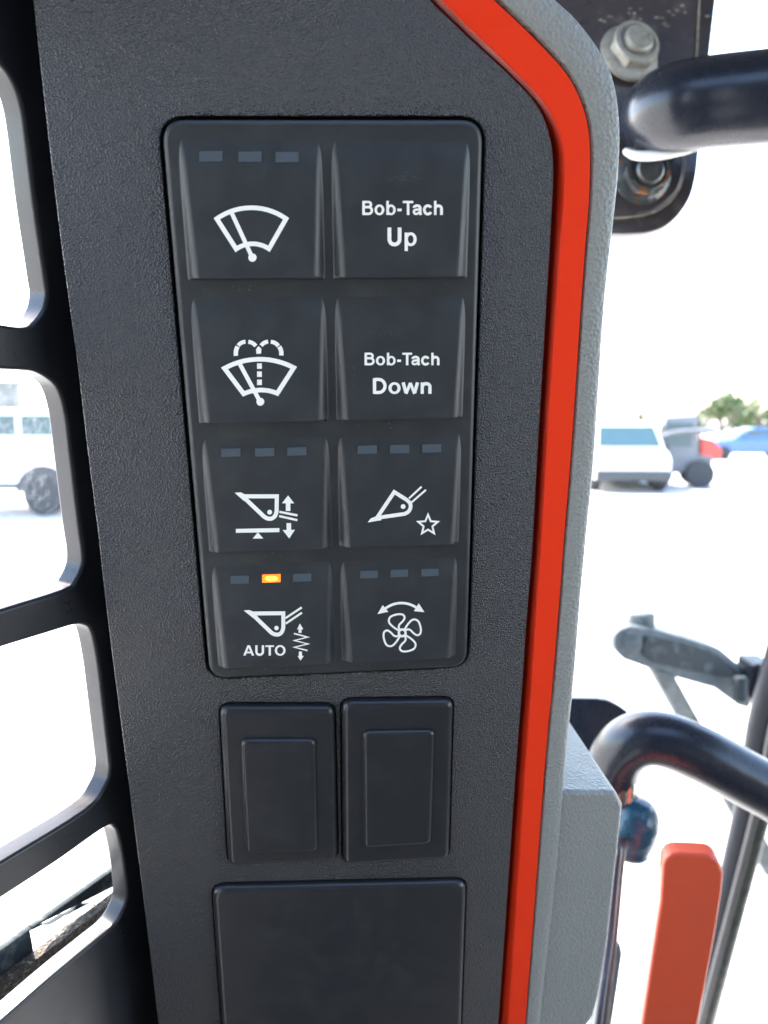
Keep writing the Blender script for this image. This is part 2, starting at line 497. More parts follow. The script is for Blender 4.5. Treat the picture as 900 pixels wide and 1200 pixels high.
bez_px = [(188, 139.5), (567, 139.5), (547.5, 783), (245.5, 797)]
bez = round_poly([pu(x, y, NK) for x, y in bez_px], 0.0050)
pocket = offset_poly(bez, 0.0008)
sw_l = [(256.5, 829.5), (392, 829.5), (396, 1011), (267, 1017)]
sw_r = [(400.5, 823.5), (532, 822), (527, 1009), (402, 1016)]
low = [(247.5, 1042), (547.5, 1035), (536, 1360), (271, 1375)]
def rp(px, n, r): return round_poly([pu(x, y, n) for x, y in px], r)
NC = -0.0019
left2 = [pu(x, y, NP) for x, y in LEFT]
left2 = [Vector(p) for p in catmull([Vector((p.x, p.y, 0)) for p in left2], 6)]
right2 = [pu(x, y, NP) for x, y in CA]
right2 = catmull([Vector((p.x, p.y, 0)) for p in right2], 6)
outline = [Vector((p.x, p.y)) for p in left2] + [Vector((p.x, p.y)) for p in reversed(right2)]
holes = [pocket, offset_poly(rp(sw_l, NC, 0.0030), 0.0003), offset_poly(rp(sw_r, NC, 0.0030), 0.0003), offset_poly(rp(low, NC, 0.0042), 0.0003)]
link('face_panel', plate(outline, holes, NP - 0.0066, NP, 0.0004, 2), M['panel'], pillar)
back = [p.copy() for p in outline]
link('backing_plate', plate(offset_poly(outline, -0.002), [], NP - 0.012, NP - 0.0068), M['screen'], pillar)
# red stripe
a1 = curve(CA, NP - 0.0060); a0 = [p + Vector((-0.0012, 0, -0.0004)) for p in a1]; b1 = curve(CB, NR - 0.0002); b2 = [p.lerp(q, 0.06) + Vector((0, 0, 0.0002)) for p, q in zip(b1, curve(CC, NR))]
c1 = curve(CC, NR); c0 = [p.lerp(q, 0.05) for p, q in zip(c1, b1)]
c2 = [p + Vector((0, 0, -0.0005)) for p in c1]; c3 = [p + Vector((0, 0, -0.006)) for p in c1]
vs, fs = strip([a0, a1, b1, b2, c0, c2, c3])
link('red_stripe', mesh(vs, fs), M['red'], pillar, 25)
# grey edge
d1 = curve(CD, NR - 0.0012)
gr = []
for t, dn in ((0.035, -0.0062), (0.045, -0.0012), (0.12, -0.0003), (0.30, 0.0), (0.62, 0.0), (0.82, -0.00025), (0.93, -0.0007), (1.0, -0.0014)):
    gr.append([p.lerp(q, t) + Vector((0, 0, NR + dn - p.lerp(q, t).z)) for p, q in zip(c1, d1)])
for du, dn in ((0.0005, -0.0032), (0.0006, -0.006), (-0.0005, -0.02), (-0.004, -0.045)):
    gr.append([q + Vector((du, 0, dn)) for q in d1])
vs, fs = strip(gr)
link('grey_edge', mesh(vs, fs), M['grey'], pillar, 40)
# left side wall of the pillar
lw = resample(catmull([pp(x, y, NP - 0.0005) for x, y in LEFT], 8), NS)
vs, fs = strip([[p + Vector((0.0002, 0, -0.0008)) for p in lw], [p + Vector((0.0012, 0, -0.03)) for p in lw]])
link('side_wall', mesh(vs, fs), M['screen'], pillar)
# lower grey side cover
NB = -0.006
f_px = [(625, 928), (722, 928), (731, 944), (726, 994), (713, 1111), (703, 1168), (697, 1191), (686, 1208), (660, 1222), (600, 1225)]
front = [pp(x, y, NB) for x, y in f_px]
depth0 = (MP @ front[1] - EYE).dot(CAMR.col[2])
bk = [MPI @ U(642, 817, depth0 + 0.055), MPI @ U(668.5, 847.5, depth0 + 0.055), MPI @ U(667, 870, depth0 + 0.06)]
bk += [Vector((p.x - 0.016, p.y, p.z - 0.055)) for p in front[3:]]
link('side_cover', prism(front, bk, 0.0016, 3), M['grey'], pillar, 40)

# scuffs and dust specks on the pillar face
def spot(px, py, n, du, dv, rot=0):
    c = pp(px, py, n)
    k = []
    for i in range(6):
        a = i * math.pi / 3 + random.uniform(-.3, .3)
        x, y = math.cos(a) * du * random.uniform(.6, 1.1), math.sin(a) * dv * random.uniform(.6, 1.1)
        k.append(Vector((c.x + x * math.cos(rot) - y * math.sin(rot), c.y + x * math.sin(rot) + y * math.cos(rot), c.z)))
    return k
def specks(lst, n):
    vs, fs = [], []
    for px, py, du, dv, rot in lst:
        k = spot(px, py, n, du, dv, rot); fs.append(list(range(len(vs), len(vs) + 6))); vs += k
    return mesh(vs, fs)
L = [(568 + i * 1.6 + random.uniform(-1.5, 1.5), 90 + i * 9 + random.uniform(-3, 3), 0.00012, random.uniform(.0003, .0009), random.uniform(-.3, .5)) for i in range(6)]
o = link('scuff_mark', specks(L, NP + 0.00003), M['scuff'], pillar); o['kind'] = 'stuff'
L = [(random.gauss(c, 14), random.gauss(d, 3.0), random.uniform(.00005, .00022), random.uniform(.00005, .00013), random.uniform(0, 3)) for c, d in ((310, 1026), (395, 1024), (505, 1017), (330, 1028), (455, 1021)) for _ in range(9)]
o = link('dust_specks', specks(L, NP + 0.00003), M['dirt_line'], pillar); o['kind'] = 'stuff'

# ------------------------------------------------------------------ switch blanks and lower cover
def blank(name, px, inner, label, group, r=0.0030):
    c = pp(sum(p[0] for p in px) / 4, sum(p[1] for p in px) / 4, NP)
    t = empty(name, c, label, 'switch cover' if inner else 'cover panel', group, MP)
    link('cover', plate(rp(px, NC, r), [], NP - 0.0055, NC, 0.0019, 6), M['cover'], t, 50)
    if inner:
        link('raised_pad', plate(rp(inner, NC + 0.0013, 0.0021), [], NC - 0.0014, NC + 0.0013, 0.0012, 5), M['cover'], t, 50)
    return t
blank('switch_cover', sw_l, [(281.5, 868), (370, 868), (372.5, 999), (288, 1001)], 'left blank black switch cover with raised rectangle, under the keypad', 'blank switch covers')
blank('switch_cover', sw_r, [(425, 858.5), (510, 857), (505.5, 990), (426.5, 995)], 'right blank black switch cover with raised rectangle, nearer the red stripe', 'blank switch covers')
blank('cover_panel', low, None, 'wide plain black cover panel at the bottom, below both switch covers', None, 0.0042)

# ------------------------------------------------------------------ keypad
keypad = empty('switch_keypad', pp(395, 797, NK), 'black rubber eight button keypad with white symbols', 'keypad', mw=MP)
link('bezel', plate(bez, [], NP - 0.004, NK, 0.0013, 5), M['keypad'], keypad, 60)
W0, PITCHV, KW, KX2 = 0.0605, 0.03307, 0.02747, 0.03286
KH = 0.0268
HB, HT = 0.0024, 0.0007
def hf(y): return HB + (HT - HB) * y / KH          # height of the key face above base at y above its lower edge
def smin(a, b, k):
    h = max(k - abs(a - b), 0) / k
    return min(a, b) - h * h * k * 0.25
def key_mesh():
    hw = KW / 2 + 0.0016
    xs = []
    nx, ny = 110, 80
    x0, x1, y0, y1 = -hw - 0.0012, hw + 0.0012, -0.0007, KH + 0.0034
    vs, fs = [], []
    for j in range(ny + 1):
        y = y0 + (y1 - y0) * j / ny
        for i in range(nx + 1):
            tt = i / nx
            tt = tt + 0.055 * math.sin(4 * math.pi * tt) / 2 * -1      # denser at the sides
            x = x0 + (x1 - x0) * tt
            s = hw - abs(x)
            wall = -smin(-(s * 1.3), 0.00003, 0.0005)
            bot = (y + 0.00035) * 7.0
            top = -smin(-((KH + 0.0018 - y) * 0.36), 0.00003, 0.0006)
            h = hf(y)
            h = smin(h, top, 0.0012); h = smin(h, wall, 0.0013); h = smin(h, bot, 0.0005)
            vs.append((x, y, max(h, -0.0004)))
    for j in range(ny):
        for i in range(nx):
            a = j * (nx + 1) + i
            fs.append([a, a + 1, a + nx + 2, a + nx + 1])
    return mesh(vs, fs)
KM = key_mesh(); KM.shade_smooth(); KM.materials.append(M['keypad'])
def key_origin(c, r):
    u = -W0 / 2 + (KW / 2 if c == 0 else KX2 + (W0 - KX2) / 2)
    return Vector((u, 1.5 * PITCHV - r * PITCHV, NK))
keys = {}
names = {(0, 0): 'windscreen wiper button with a white wiper symbol', (1, 0): 'button printed Bob-Tach Up', (0, 1): 'washer button with wiper and water jets symbol', (1, 1): 'button printed Bob-Tach Down',
         (0, 2): 'bucket lift button with bucket, bar and two arrows', (1, 2): 'button with tilted bucket and star symbol', (0, 3): 'button printed AUTO with bucket symbol and lit amber light', (1, 3): 'button with four blade fan and curved arrow'}
for r in range(4):
    for c in range(2):
        o = bpy.data.objects.new('button', KM); COL.objects.link(o)
        o.parent = keypad; o['label'] = names[(c, r)]
        o.location = key_origin(c, r) - Vector(keypad['_o'])
        keys[(c, r)] = o
def kp(c, r, px, py, lift=0.00004):
    """pixel -> point on the face of key (c, r) in key space"""
    ko = key_origin(c, r)
    slope = (HT - HB) / KH
    n_l = Vector((0, -slope, 1)).normalized()
    nw = MP.to_3x3() @ n_l
    ow = MP @ (ko + Vector((0, 0, HB + lift)))
    return (MPI @ hit(px, py, ow, nw)) - ko

# indicator windows
def leds(c, r, lst, w, h, lit=None):
    for i, (x, y, tilt) in enumerate(lst):
        pts = [(x - w / 2, y - h / 2 + tilt), (x + w / 2, y - h / 2 - tilt), (x + w / 2, y + h / 2 - tilt), (x - w / 2, y + h / 2 + tilt)]
        top = [kp(c, r, *p, 0.00007) for p in pts]
        low_ = [p - Vector((0, 0, 0.0006)) for p in top]
        rim = [kp(c, r, x + (p[0] - x) * 1.09, y + (p[1] - y) * 1.16, 0.00004) for p in pts]
        me = prism(top, low_)
        o = sub('indicator_window', me, M['lens_on'] if lit == i else M['lens'], keys[(c, r)], 0)
        if lit == i:
            o['label'] = 'glowing amber indicator'
            core = [kp(c, r, x + math.cos(a) * w * .36, y + math.sin(a) * h * .34, 0.00009) for a in [i * math.pi / 10 for i in range(20)]]
            cme = mesh(core, [list(range(20))])
            for pl in cme.polygons:
                if pl.normal.z < 0: pl.flip()
            cme.materials.append(M['lens_core'])
            me.materials.append(M['lens_core'])
            bm = bmesh.new(); bm.from_mesh(me); n0 = len(bm.faces); bm.from_mesh(cme); bm.faces.ensure_lookup_table()
            for fc in bm.faces[n0:]: fc.material_index = 1
            bm.to_mesh(me); bm.free()
S1 = 900 / 220
leds(0, 0, [(247, 183, 0.2), (293, 183.5, 0.2), (336.5, 184, 0.2)], 27, 12)
leds(0, 2, [(270.5, 530.5, 0.4), (310, 530, 0.4), (348, 529, 0.4)], 22.5, 9.5)
leds(1, 2, [(430.5, 527, 0.3), (468.5, 526.3, 0.3), (506, 525.5, 0.3)], 22.5, 9.5)
leds(0, 3, [(281, 679.5, 0.4), (318, 678, 0.4), (354, 677, 0.4)], 21.5, 9, 1)
leds(1, 3, [(432.5, 673.3, 0.4), (468, 672, 0.4), (504, 671, 0.4)], 20.5, 8.5)

# worn patches and dust on the keypad
def key_specks(c, r, lst, m, name):
    vs, fs = [], []
    for px, py, a, b, rot in lst:
        k0 = len(vs)
        for i in range(6):
            t = i * math.pi / 3
            x, y = math.cos(t) * a * random.uniform(.6, 1.1), math.sin(t) * b * random.uniform(.6, 1.1)
            vs.append(kp(c, r, px + x * math.cos(rot) - y * math.sin(rot), py + x * math.sin(rot) + y * math.cos(rot), 0.00003))
        fs.append(list(range(k0, k0 + 6)))
    me = mesh(vs, fs)
    for pl in me.polygons:
        if pl.normal.z < 0: pl.flip()
    o = sub(name, me, m, keys[(c, r)], 0); o['kind'] = 'stuff'
key_specks(1, 0, [(random.gauss(468, 16), random.gauss(208, 4), random.uniform(.6, 3), random.uniform(.25, .6), random.uniform(-.4, .2)) for _ in range(34)], M['worn'], 'worn_patch')
key_specks(1, 0, [(random.gauss(411, 2), random.uniform(235, 300), random.uniform(.3, .9), random.uniform(.3, 1.2), random.uniform(-.4, .2)) for _ in range(16)], M['worn'], 'worn_patch')
key_specks(1, 1, [(random.gauss(458, 18), random.gauss(391, 2), random.uniform(.5, 2.4), random.uniform(.2, .5), random.uniform(-.3, .1)) for _ in range(20)], M['worn'], 'worn_patch')
key_specks(1, 1, [(random.gauss(414, 1.5), random.uniform(430, 455), random.uniform(.3, .7), random.uniform(.5, 2.2), random.uniform(-.3, .3)) for _ in range(9)], M['worn'], 'worn_patch')
L = []
for c0, r0 in [(c, r) for r in range(4) for c in range(2)]:
    ko = key_origin(c0, r0)
    for _ in range(9):
        L.append((ko.x + random.uniform(-.013, .013), ko.y - 0.0012 - abs(random.gauss(0, .0010))))
vs, fs = [], []
for x, y in L:
    k0 = len(vs); ss = random.uniform(.00004, .00013)
    for i in range(6):
        t = i * math.pi / 3
        vs.append((x + math.cos(t) * ss * random.uniform(.6, 1.8), y + math.sin(t) * ss * random.uniform(.5, 1.0), NK + 0.00003))
    fs.append(list(range(k0, k0 + 6)))
o = link('dust_specks', mesh(vs, fs), M['dirt_line'], keypad, 0); o['kind'] = 'stuff'

# printed symbols
class Ink:
    def __init__(s, c, r, ox, oy, sc):
        s.c, s.r, s.ox, s.oy, s.sc = c, r, ox, oy, sc
        s.vs, s.fs, s.k = [], [], 0
    def p(s, q): return kp(s.c, s.r, s.ox + q[0] / s.sc, s.oy + q[1] / s.sc, 0.00005 + s.k * 0.000006)
    def poly(s, pts):
        b = len(s.vs); s.vs += [s.p(q) for q in pts]; s.fs.append(list(range(b, b + len(pts)))); s.k += 1
    def ring(s, outer, inner):
        b = len(s.vs); n = len(outer)
        s.vs += [s.p(q) for q in outer] + [s.p(q) for q in inner]
        for i in range(n): s.fs.append([b + i, b + (i + 1) % n, b + n + (i + 1) % n, b + n + i])
        s.k += 1
    def line(s, pts, w, closed=False):
        P = [Vector((q[0], q[1])) for q in pts]
        n = len(P); Lp, Rp = [], []
        for i in range(n):
            if closed or 0 < i < n - 1:
                t1 = (P[i] - P[i - 1]).normalized(); t2 = (P[(i + 1) % n] - P[i]).normalized()
                t = (t1 + t2).normalized(); nn = Vector((-t.y, t.x)); m = 1 / max(0.35, nn.dot(Vector((-t1.y, t1.x))))
            else:
                t = (P[1] - P[0]).normalized() if i == 0 else (P[-1] - P[-2]).normalized()
                nn = Vector((-t.y, t.x)); m = 1
            Lp.append(P[i] + nn * w / 2 * m); Rp.append(P[i] - nn * w / 2 * m)
        b = len(s.vs); s.vs += [s.p(q) for q in Lp] + [s.p(q) for q in Rp]
        for i in range(n if closed else n - 1):
            j = (i + 1) % n; s.fs.append([b + i, b + j, b + n + j, b + n + i])
        s.k += 1
    def disc(s, x, y, rad, n=20):
        s.poly([(x + rad * math.cos(2 * math.pi * i / n), y + rad * math.sin(2 * math.pi * i / n)) for i in range(n)])
    def done(s, name='symbol'):
        me = mesh(s.vs, s.fs)
        for pl in me.polygons:
            if pl.normal.z < 0: pl.flip()
        return sub(name, me, M['print'], keys[(s.c, s.r)], 0)
def arc3(a, b, c, n=14):
    """circle arc through three points"""
    ax, ay = a; bx, by = b; cx, cy = c
    d = 2 * (ax * (by - cy) + bx * (cy - ay) + cx * (ay - by))
    ux = ((ax * ax + ay * ay) * (by - cy) + (bx * bx + by * by) * (cy - ay) + (cx * cx + cy * cy) * (ay - by)) / d
    uy = ((ax * ax + ay * ay) * (cx - bx) + (bx * bx + by * by) * (ax - cx) + (cx * cx + cy * cy) * (bx - ax)) / d
    r = math.hypot(ax - ux, ay - uy)
    t0, t1 = math.atan2(ay - uy, ax - ux), math.atan2(cy - uy, cx - ux)
    tb = math.atan2(by - uy, bx - ux)
    def norm(t, base):
        while t < base: t += 2 * math.pi
        return t
    if norm(tb, t0) > norm(t1, t0): t1 = norm(t1, t0) - 2 * math.pi
    else: t1 = norm(t1, t0)
    return [(ux + r * math.cos(t0 + (t1 - t0) * k / n), uy + r * math.sin(t0 + (t1 - t0) * k / n)) for k in range(n + 1)]
def sm(pts, n=6): return [(v.x, v.y) for v in catmull([Vector((p[0], p[1], 0)) for p in pts], n)]

k = Ink(0, 0, 180, 130, S1)
k.line(arc3((303, 517), (468, 464), (635, 517)) + list(reversed(arc3((396, 662), (472, 637), (553, 661)))), 22, True)
k.line([(374, 488), (468, 692)], 20); k.disc(474, 703, 20); k.done()
k = Ink(0, 1, 200, 340, S1)
k.line(arc3((258, 375), (425, 331), (590, 372)) + list(reversed(arc3((350, 497), (428, 479), (511, 495)))), 22, True)
k.line([(328, 348), (425, 528)], 20); k.disc(430, 535, 19)
for y in (351, 390, 429): k.poly([(414, y), (437, y), (437, y + 26), (414, y + 26)])
k.line(arc3((313, 315), (313, 292), (321, 270), 5), 21); k.line(arc3((324, 266), (340, 252), (359, 248), 5), 19)
k.line(arc3((372, 248), (393, 254), (408, 268), 5), 19); k.line(arc3((434, 266), (448, 253), (467, 247), 5), 19)
k.line(arc3((480, 248), (502, 254), (516, 268), 5), 19); k.line(arc3((520, 271), (529, 290), (530, 313), 5), 21)
k.poly([(409, 284), (421, 268), (435, 282), (433, 305), (411, 305)]); k.done()
k = Ink(0, 2, 220, 500, 5.0)
def bucket(k, outer, inner, nout=60):
    O = resample([Vector((*p, 0)) for p in outer + outer[:1]], nout + 1)[:-1]
    I = resample([Vector((*p, 0)) for p in inner + inner[:1]], nout + 1)[:-1]
    k.ring([(p.x, p.y) for p in O], [(p.x, p.y) for p in I])
def strokes_bucket(k, A, B, C, arcp, w, tip):
    """A: lip end, B: top back corner, arc from C round to D"""
    k.line([A, B] + arcp, w, True)
    k.poly(tip)
strokes_bucket(k, (322, 408), (522, 408), None, sm([(521, 495), (512, 522), (492, 538), (468, 538), (446, 526)], 5), 24, [(275, 387), (312, 385), (336, 398), (360, 430), (330, 436)])
k.disc(480, 501, 14); k.line([(537, 499), (643, 520)], 13); k.line([(536, 524), (643, 548)], 13)
k.line([(588, 494), (588, 444)], 27); k.poly([(552, 449), (588, 403), (624, 449)])
k.line([(592, 565), (593, 608)], 27); k.poly([(556, 606), (595, 655), (628, 604)])
k.poly([(282, 599), (537, 594), (537, 618), (282, 622)]); k.poly([(411, 619), (380, 656), (443, 655)]); k.done()
k = Ink(1, 2, 385, 500, 5.0)
strokes_bucket(k, (284, 534), (385, 383), None, sm([(460, 430), (478, 450), (480, 475), (468, 498), (446, 511)], 5), 22, [(230, 561), (247, 538), (268, 529), (300, 520), (310, 548)])
k.disc(437, 468, 14); k.line([(472, 420), (545, 352)], 11); k.line([(487, 443), (571, 370)], 11)
st = []
for i in range(10):
    a = -math.pi / 2 + i * math.pi / 5; rr = 60 if i % 2 == 0 else 27
    st.append((583 + rr * math.cos(a), 576 + rr * math.sin(a)))
k.line(st, 11, True); k.done()
k = Ink(0, 3, 220, 640, 5.0)
strokes_bucket(k, (374, 395), (560, 393), None, sm([(560, 480), (551, 504), (533, 517), (510, 517), (490, 507)], 5), 23, [(328, 377), (360, 374), (388, 385), (412, 415), (382, 420)])
k.disc(520, 480, 13); k.line([(573, 422), (668, 359)], 12); k.line([(574, 454), (669, 390)], 12)
k.poly([(640, 488), (657, 453), (677, 487)]); k.line([(658, 484), (658, 508)], 18)
k.line([(622, 512), (704, 533), (625, 553), (705, 573), (625, 592), (702, 612)], 9)
k.line([(660, 618), (660, 648)], 18); k.poly([(643, 643), (661, 671), (680, 643)]); k.done()
k = Ink(1, 3, 440, 700, 7.5)
k.line(arc3((85, 100), (232, 50), (362, 92)), 22)
k.poly([(64, 68), (18, 147), (113, 127)]); k.poly([(380, 52), (338, 121), (430, 130)])
ring_o = [(235 + 40 * math.cos(i * math.pi / 12), 312 + 40 * math.sin(i * math.pi / 12)) for i in range(24)]
ring_i = [(235 + 19 * math.cos(i * math.pi / 12), 312 + 19 * math.sin(i * math.pi / 12)) for i in range(24)]
k.ring(ring_o, ring_i)
blade = [(203, 291), (150, 255), (118, 215), (132, 172), (190, 150), (238, 152), (256, 178), (240, 210), (212, 238), (204, 262), (213, 283)]
for q in range(4):
    a = q * math.pi / 2
    k.line(sm([(235 + (x - 235) * math.cos(a) - (y - 312) * math.sin(a), 312 + (x - 235) * math.sin(a) + (y - 312) * math.cos(a)) for x, y in blade], 5), 17)
k.done()

# printed words: bold grotesque letters drawn from strokes and rings, units of one em
def ell(cx, cy, rx, ry, a0, a1, n=16):
    return [(cx + rx * math.cos(R(a0 + (a1 - a0) * i / n)), cy + ry * math.sin(R(a0 + (a1 - a0) * i / n))) for i in range(n + 1)]
def rect(x0, y0, x1, y1): return ('poly', [(x0, y0), (x1, y0), (x1, y1), (x0, y1)])
def ringg(cx, cy, rx, ry, ix, iy): return ('ring', ell(cx, cy, rx, ry, 0, 360, 28)[:-1], ell(cx, cy, ix, iy, 0, 360, 28)[:-1])
GLY = {
 'B': (.70, [rect(.073, 0, .218, .716), ('line', [(.15, .658), (.37, .658)] + ell(.40, .530, .145, .128, 90, -90, 12) + [(.15, .402)], .118), ('line', [(.15, .402), (.39, .402)] + ell(.42, .230, .175, .171, 90, -90, 12) + [(.15, .059)], .122)]),
 'D': (.72, [rect(.073, 0, .218, .716), ('line', [(.15, .656), (.31, .656)] + ell(.33, .358, .275, .298, 90, -90, 20) + [(.15, .060)], .132)]),
 'U': (.72, [('line', [(.145, .716), (.145, .27)] + ell(.36, .268, .215, .212, 180, 360, 18) + [(.575, .27), (.575, .716)], .143)]),
 'T': (.60, [rect(.02, .596, .588, .716), rect(.231, 0, .377, .60)]),
 'A': (.722, [('poly', [(0, 0), (.157, 0), (.361, .55), (.564, 0), (.722, 0), (.442, .716), (.282, .716)]), rect(.19, .155, .53, .275)]),
 'O': (.778, [ringg(.389, .358, .352, .372, .205, .250)]),
 'o': (.611, [ringg(.305, .26, .268, .272, .128, .162)]),
 'b': (.611, [rect(.066, 0, .203, .716), ringg(.325, .26, .250, .272, .118, .162)]),
 'p': (.611, [rect(.066, -.2, .203, .52), ringg(.325, .26, .250, .272, .118, .162)]),
 'c': (.556, [('line', ell(.292, .26, .195, .213, 33, 327, 26), .132)]),
 'h': (.611, [rect(.066, 0, .203, .716), ('line', [(.14, .30)] + ell(.306, .318, .166, .150, 165, 0, 14) + [(.472, 0)], .137)]),
 'n': (.611, [rect(.066, 0, .203, .52), ('line', [(.14, .30)] + ell(.306, .318, .166, .150, 165, 0, 14) + [(.472, 0)], .137)]),
 'a': (.556, [('line', [(.10, .365)] + ell(.26, .355, .168, .118, 165, 0, 14) + [(.428, .15), (.445, .06), (.47, 0)], .130), ('line', [(.42, .300), (.30, .275)] + ell(.205, .160, .118, .108, 95, 290, 14) + [(.34, .095), (.425, .17)], .112)]),
 'w': (.778, [('line', [(.072, .52), (.205, .03)], .138), ('line', [(.205, .0), (.389, .50)], .118), ('line', [(.389, .50), (.573, .0)], .118), ('line', [(.573, .03), (.706, .52)], .138)]),
 '-': (.333, [rect(.055, .19, .285, .325)]),
}
def word(c, r, text, x0, x1, ytop, ybase):
    k = Ink(c, r, 0, 0, 1.0)
    adv = []; x = 0
    for i, ch in enumerate(text):
        adv.append(x); x += GLY[ch][0] - (.07 if text[i:i + 2] == 'Ta' else 0)
    e0 = {'U': .073, 'A': 0}.get(text[0], .073); e1 = x - {'h': .07, 'p': .036, 'n': .07, 'O': .037}.get(text[-1], .04)
    def fx(q, ox): return (x0 + (x1 - x0) * (ox + q[0] - e0) / (e1 - e0), ybase + (ytop - ybase) * q[1] / .716)
    sx, sy = (x1 - x0) / (e1 - e0), (ybase - ytop) / .716
    for ch, ox in zip(text, adv):
        k.k = 0
        for pc in GLY[ch][1]:
            if pc[0] == 'poly': k.poly([fx(q, ox) for q in pc[1]])
            elif pc[0] == 'ring': k.ring([fx(q, ox) for q in pc[1]], [fx(q, ox) for q in pc[2]])
            else: k.line([fx(q, ox) for q in pc[1]], pc[2] * 1.08 * (sx + sy) / 2)
    return k.done('lettering')
word(1, 0, 'Bob-Tach', 380 + 182 / S1, 380 + 568 / S1, 130 + 431 / S1, 130 + 499 / S1)
word(1, 0, 'Up', 380 + 304 / S1, 380 + 443 / S1, 130 + 559 / S1, 130 + 647 / S1)
word(1, 1, 'Bob-Tach', 380 + 193 / S1, 380 + 552 / S1, 340 + 300 / S1, 340 + 360 / S1)
word(1, 1, 'Down', 380 + 233 / S1, 380 + 514 / S1, 340 + 422 / S1, 340 + 497 / S1)
word(0, 3, 'AUTO', 220 + 325 / 5, 220 + 573 / 5, 640 + 581 / 5, 640 + 641 / 5)

# ------------------------------------------------------------------ slotted side screen left of the pillar
ED = ray(900, 480).normalized()                      # horizontal direction of the side wall
ES = EV.copy(); ES = (ES - ED * ES.dot(ED)).normalized()
EO = ED.cross(ES).normalized()                        # pick the side facing the camera
so = U(100, 520, 0.0)
pd = (hit(108, 560, PO + EN * NP, EN) - EYE).dot(CAMR.col[2])
SO = U(108, 560, pd + 0.016)
if EO.dot(EYE - SO) < 0: EO = -EO
MS = Matrix((ED, ES, EO)).transposed()
if MS.determinant() < 0:
    MS = Matrix((ED, ES, EO)).transposed()
MS = MS.to_4x4(); MS.translation = SO
MSI = MS.inverted()
def spx(px, py, n=0.0):
    p = MSI @ hit(px, py, SO + EO * n, EO)
    return Vector((p.x, p.y))
H1 = [(0, 74), (10, 87), (18, 103), (24, 122), (28, 143), (33, 183), (40, 242), (52, 325), (54.5, 345), (51, 363), (40, 378), (29, 384), (0, 380)]
H2 = [(0, 433), (25, 434), (41.7, 436), (58, 445), (69, 458), (77, 487), (83, 537), (92.5, 617), (96.5, 645), (96.5, 662), (89, 680), (76, 691), (0, 715)]
H3 = [(0, 759.5), (60, 741), (86.7, 733), (99.7, 733), (108, 742), (115, 777), (120, 818), (127, 879), (129, 903), (122, 924), (100, 950), (0, 1012)]
H4 = [(0, 1054), (70, 1008), (124, 970), (135, 971), (139, 980), (144, 1004), (148.5, 1040), (147, 1060), (135, 1083), (112, 1103), (60, 1146), (0, 1199)]
SMIN = -0.42
holes = []
for h in (H1, H2, H3, H4):
    q = [spx(*p) for p in h]
    a, b = q[0], q[-1]
    ext = [Vector((SMIN + 0.012, b.y)), Vector((SMIN, b.y + 0.012)), Vector((SMIN, a.y - 0.012)), Vector((SMIN + 0.012, a.y))]
    if h is H1: ext = [Vector((SMIN + 0.012, b.y)), Vector((SMIN, b.y + 0.012)), Vector((SMIN, a.y)), Vector((SMIN + 0.012, a.y + 0.014)), Vector((a.x - 0.02, a.y + 0.014))]
    core = catmull([Vector((p.x, p.y, 0)) for p in q], 4)
    holes.append([Vector((p.x, p.y)) for p in core] + ext)
tl = spx(30, -150); br = spx(230, 1420)
rx = max(spx(110, y).x for y in (0, 500)) 
outline = []
ys = [spx(60, -190).y, spx(200, 1480).y]
lf = [spx(x + 22, y) for x, y in LEFT]
xr = max(p.x for p in lf)
yt, yb = (2.16 - SO.z) / ES.z, (0.45 - SO.z) / ES.z
outline = [Vector((SMIN - 0.33, yt)), Vector((xr, yt)), Vector((xr, yb)), Vector((SMIN - 0.33, yb))]  # solid margin extended out of view to cut light from the left
screen = empty('side_screen', MSI @ (MS @ Vector((0, ys[1], 0))), 'black side window screen with rounded rectangular openings, left of the pillar', 'window screen', mw=MS)
link('screen_plate', plate(outline, holes, -0.0065, 0.0, 0.0010, 3), M['screen'], screen, 45)

# side window behind the screen: dusty glass and its dirty lower rail
GZ = -0.022
win = empty('side_window', Vector((0, spx(60, 1190, GZ).y, GZ)), 'dusty side window glass behind the slotted screen', 'window', mw=MS)
gy0, gy1 = spx(60, 1120, GZ).y, ys[0]
def slab(x0, x1, y0, y1, z0, z1, bev=0): return box(((x0 + x1) / 2, (y0 + y1) / 2, (z0 + z1) / 2), x1 - x0, y1 - y0, z1 - z0, bev, 2)
link('glass_pane', slab(SMIN - 0.03, xr - 0.002, gy0, gy1, GZ - 0.004, GZ), M['glass'], win, 0)
def band(p_top, p_bot, z, dz, m, name, bev=0.0006):
    a0, a1 = [spx(*p, z) for p in p_top]; b0, b1 = [spx(*p, z) for p in p_bot]
    def ex(p, q, x): return Vector((x, p.y + (q.y - p.y) * (x - p.x) / (q.x - p.x)))
    xl, xh = SMIN - 0.03, xr - 0.004
    T0, T1, B0, B1 = ex(a0, a1, xl), ex(a0, a1, xh), ex(b0, b1, xl), ex(b0, b1, xh)
    f = [Vector((p.x, p.y, z)) for p in (T0, T1, B1, B0)]
    return link(name, prism(f, [p - Vector((0, 0, dz)) for p in f], bev, 2), m, win, 40)
band(((0, 1157), (135, 1054)), ((0, 1172), (135, 1068)), GZ + 0.006, 0.0036, M['grit'], 'gritty_seal')
band(((0, 1171), (135, 1067)), ((0, 1178), (135, 1073)), GZ + 0.005, 0.0036, M['screen'], 'black_gasket')
band(((0, 1178), (135, 1073)), ((0, 1215), (135, 1108)), GZ + 0.0065, 0.0036, M['gold'], 'rusty_sill')
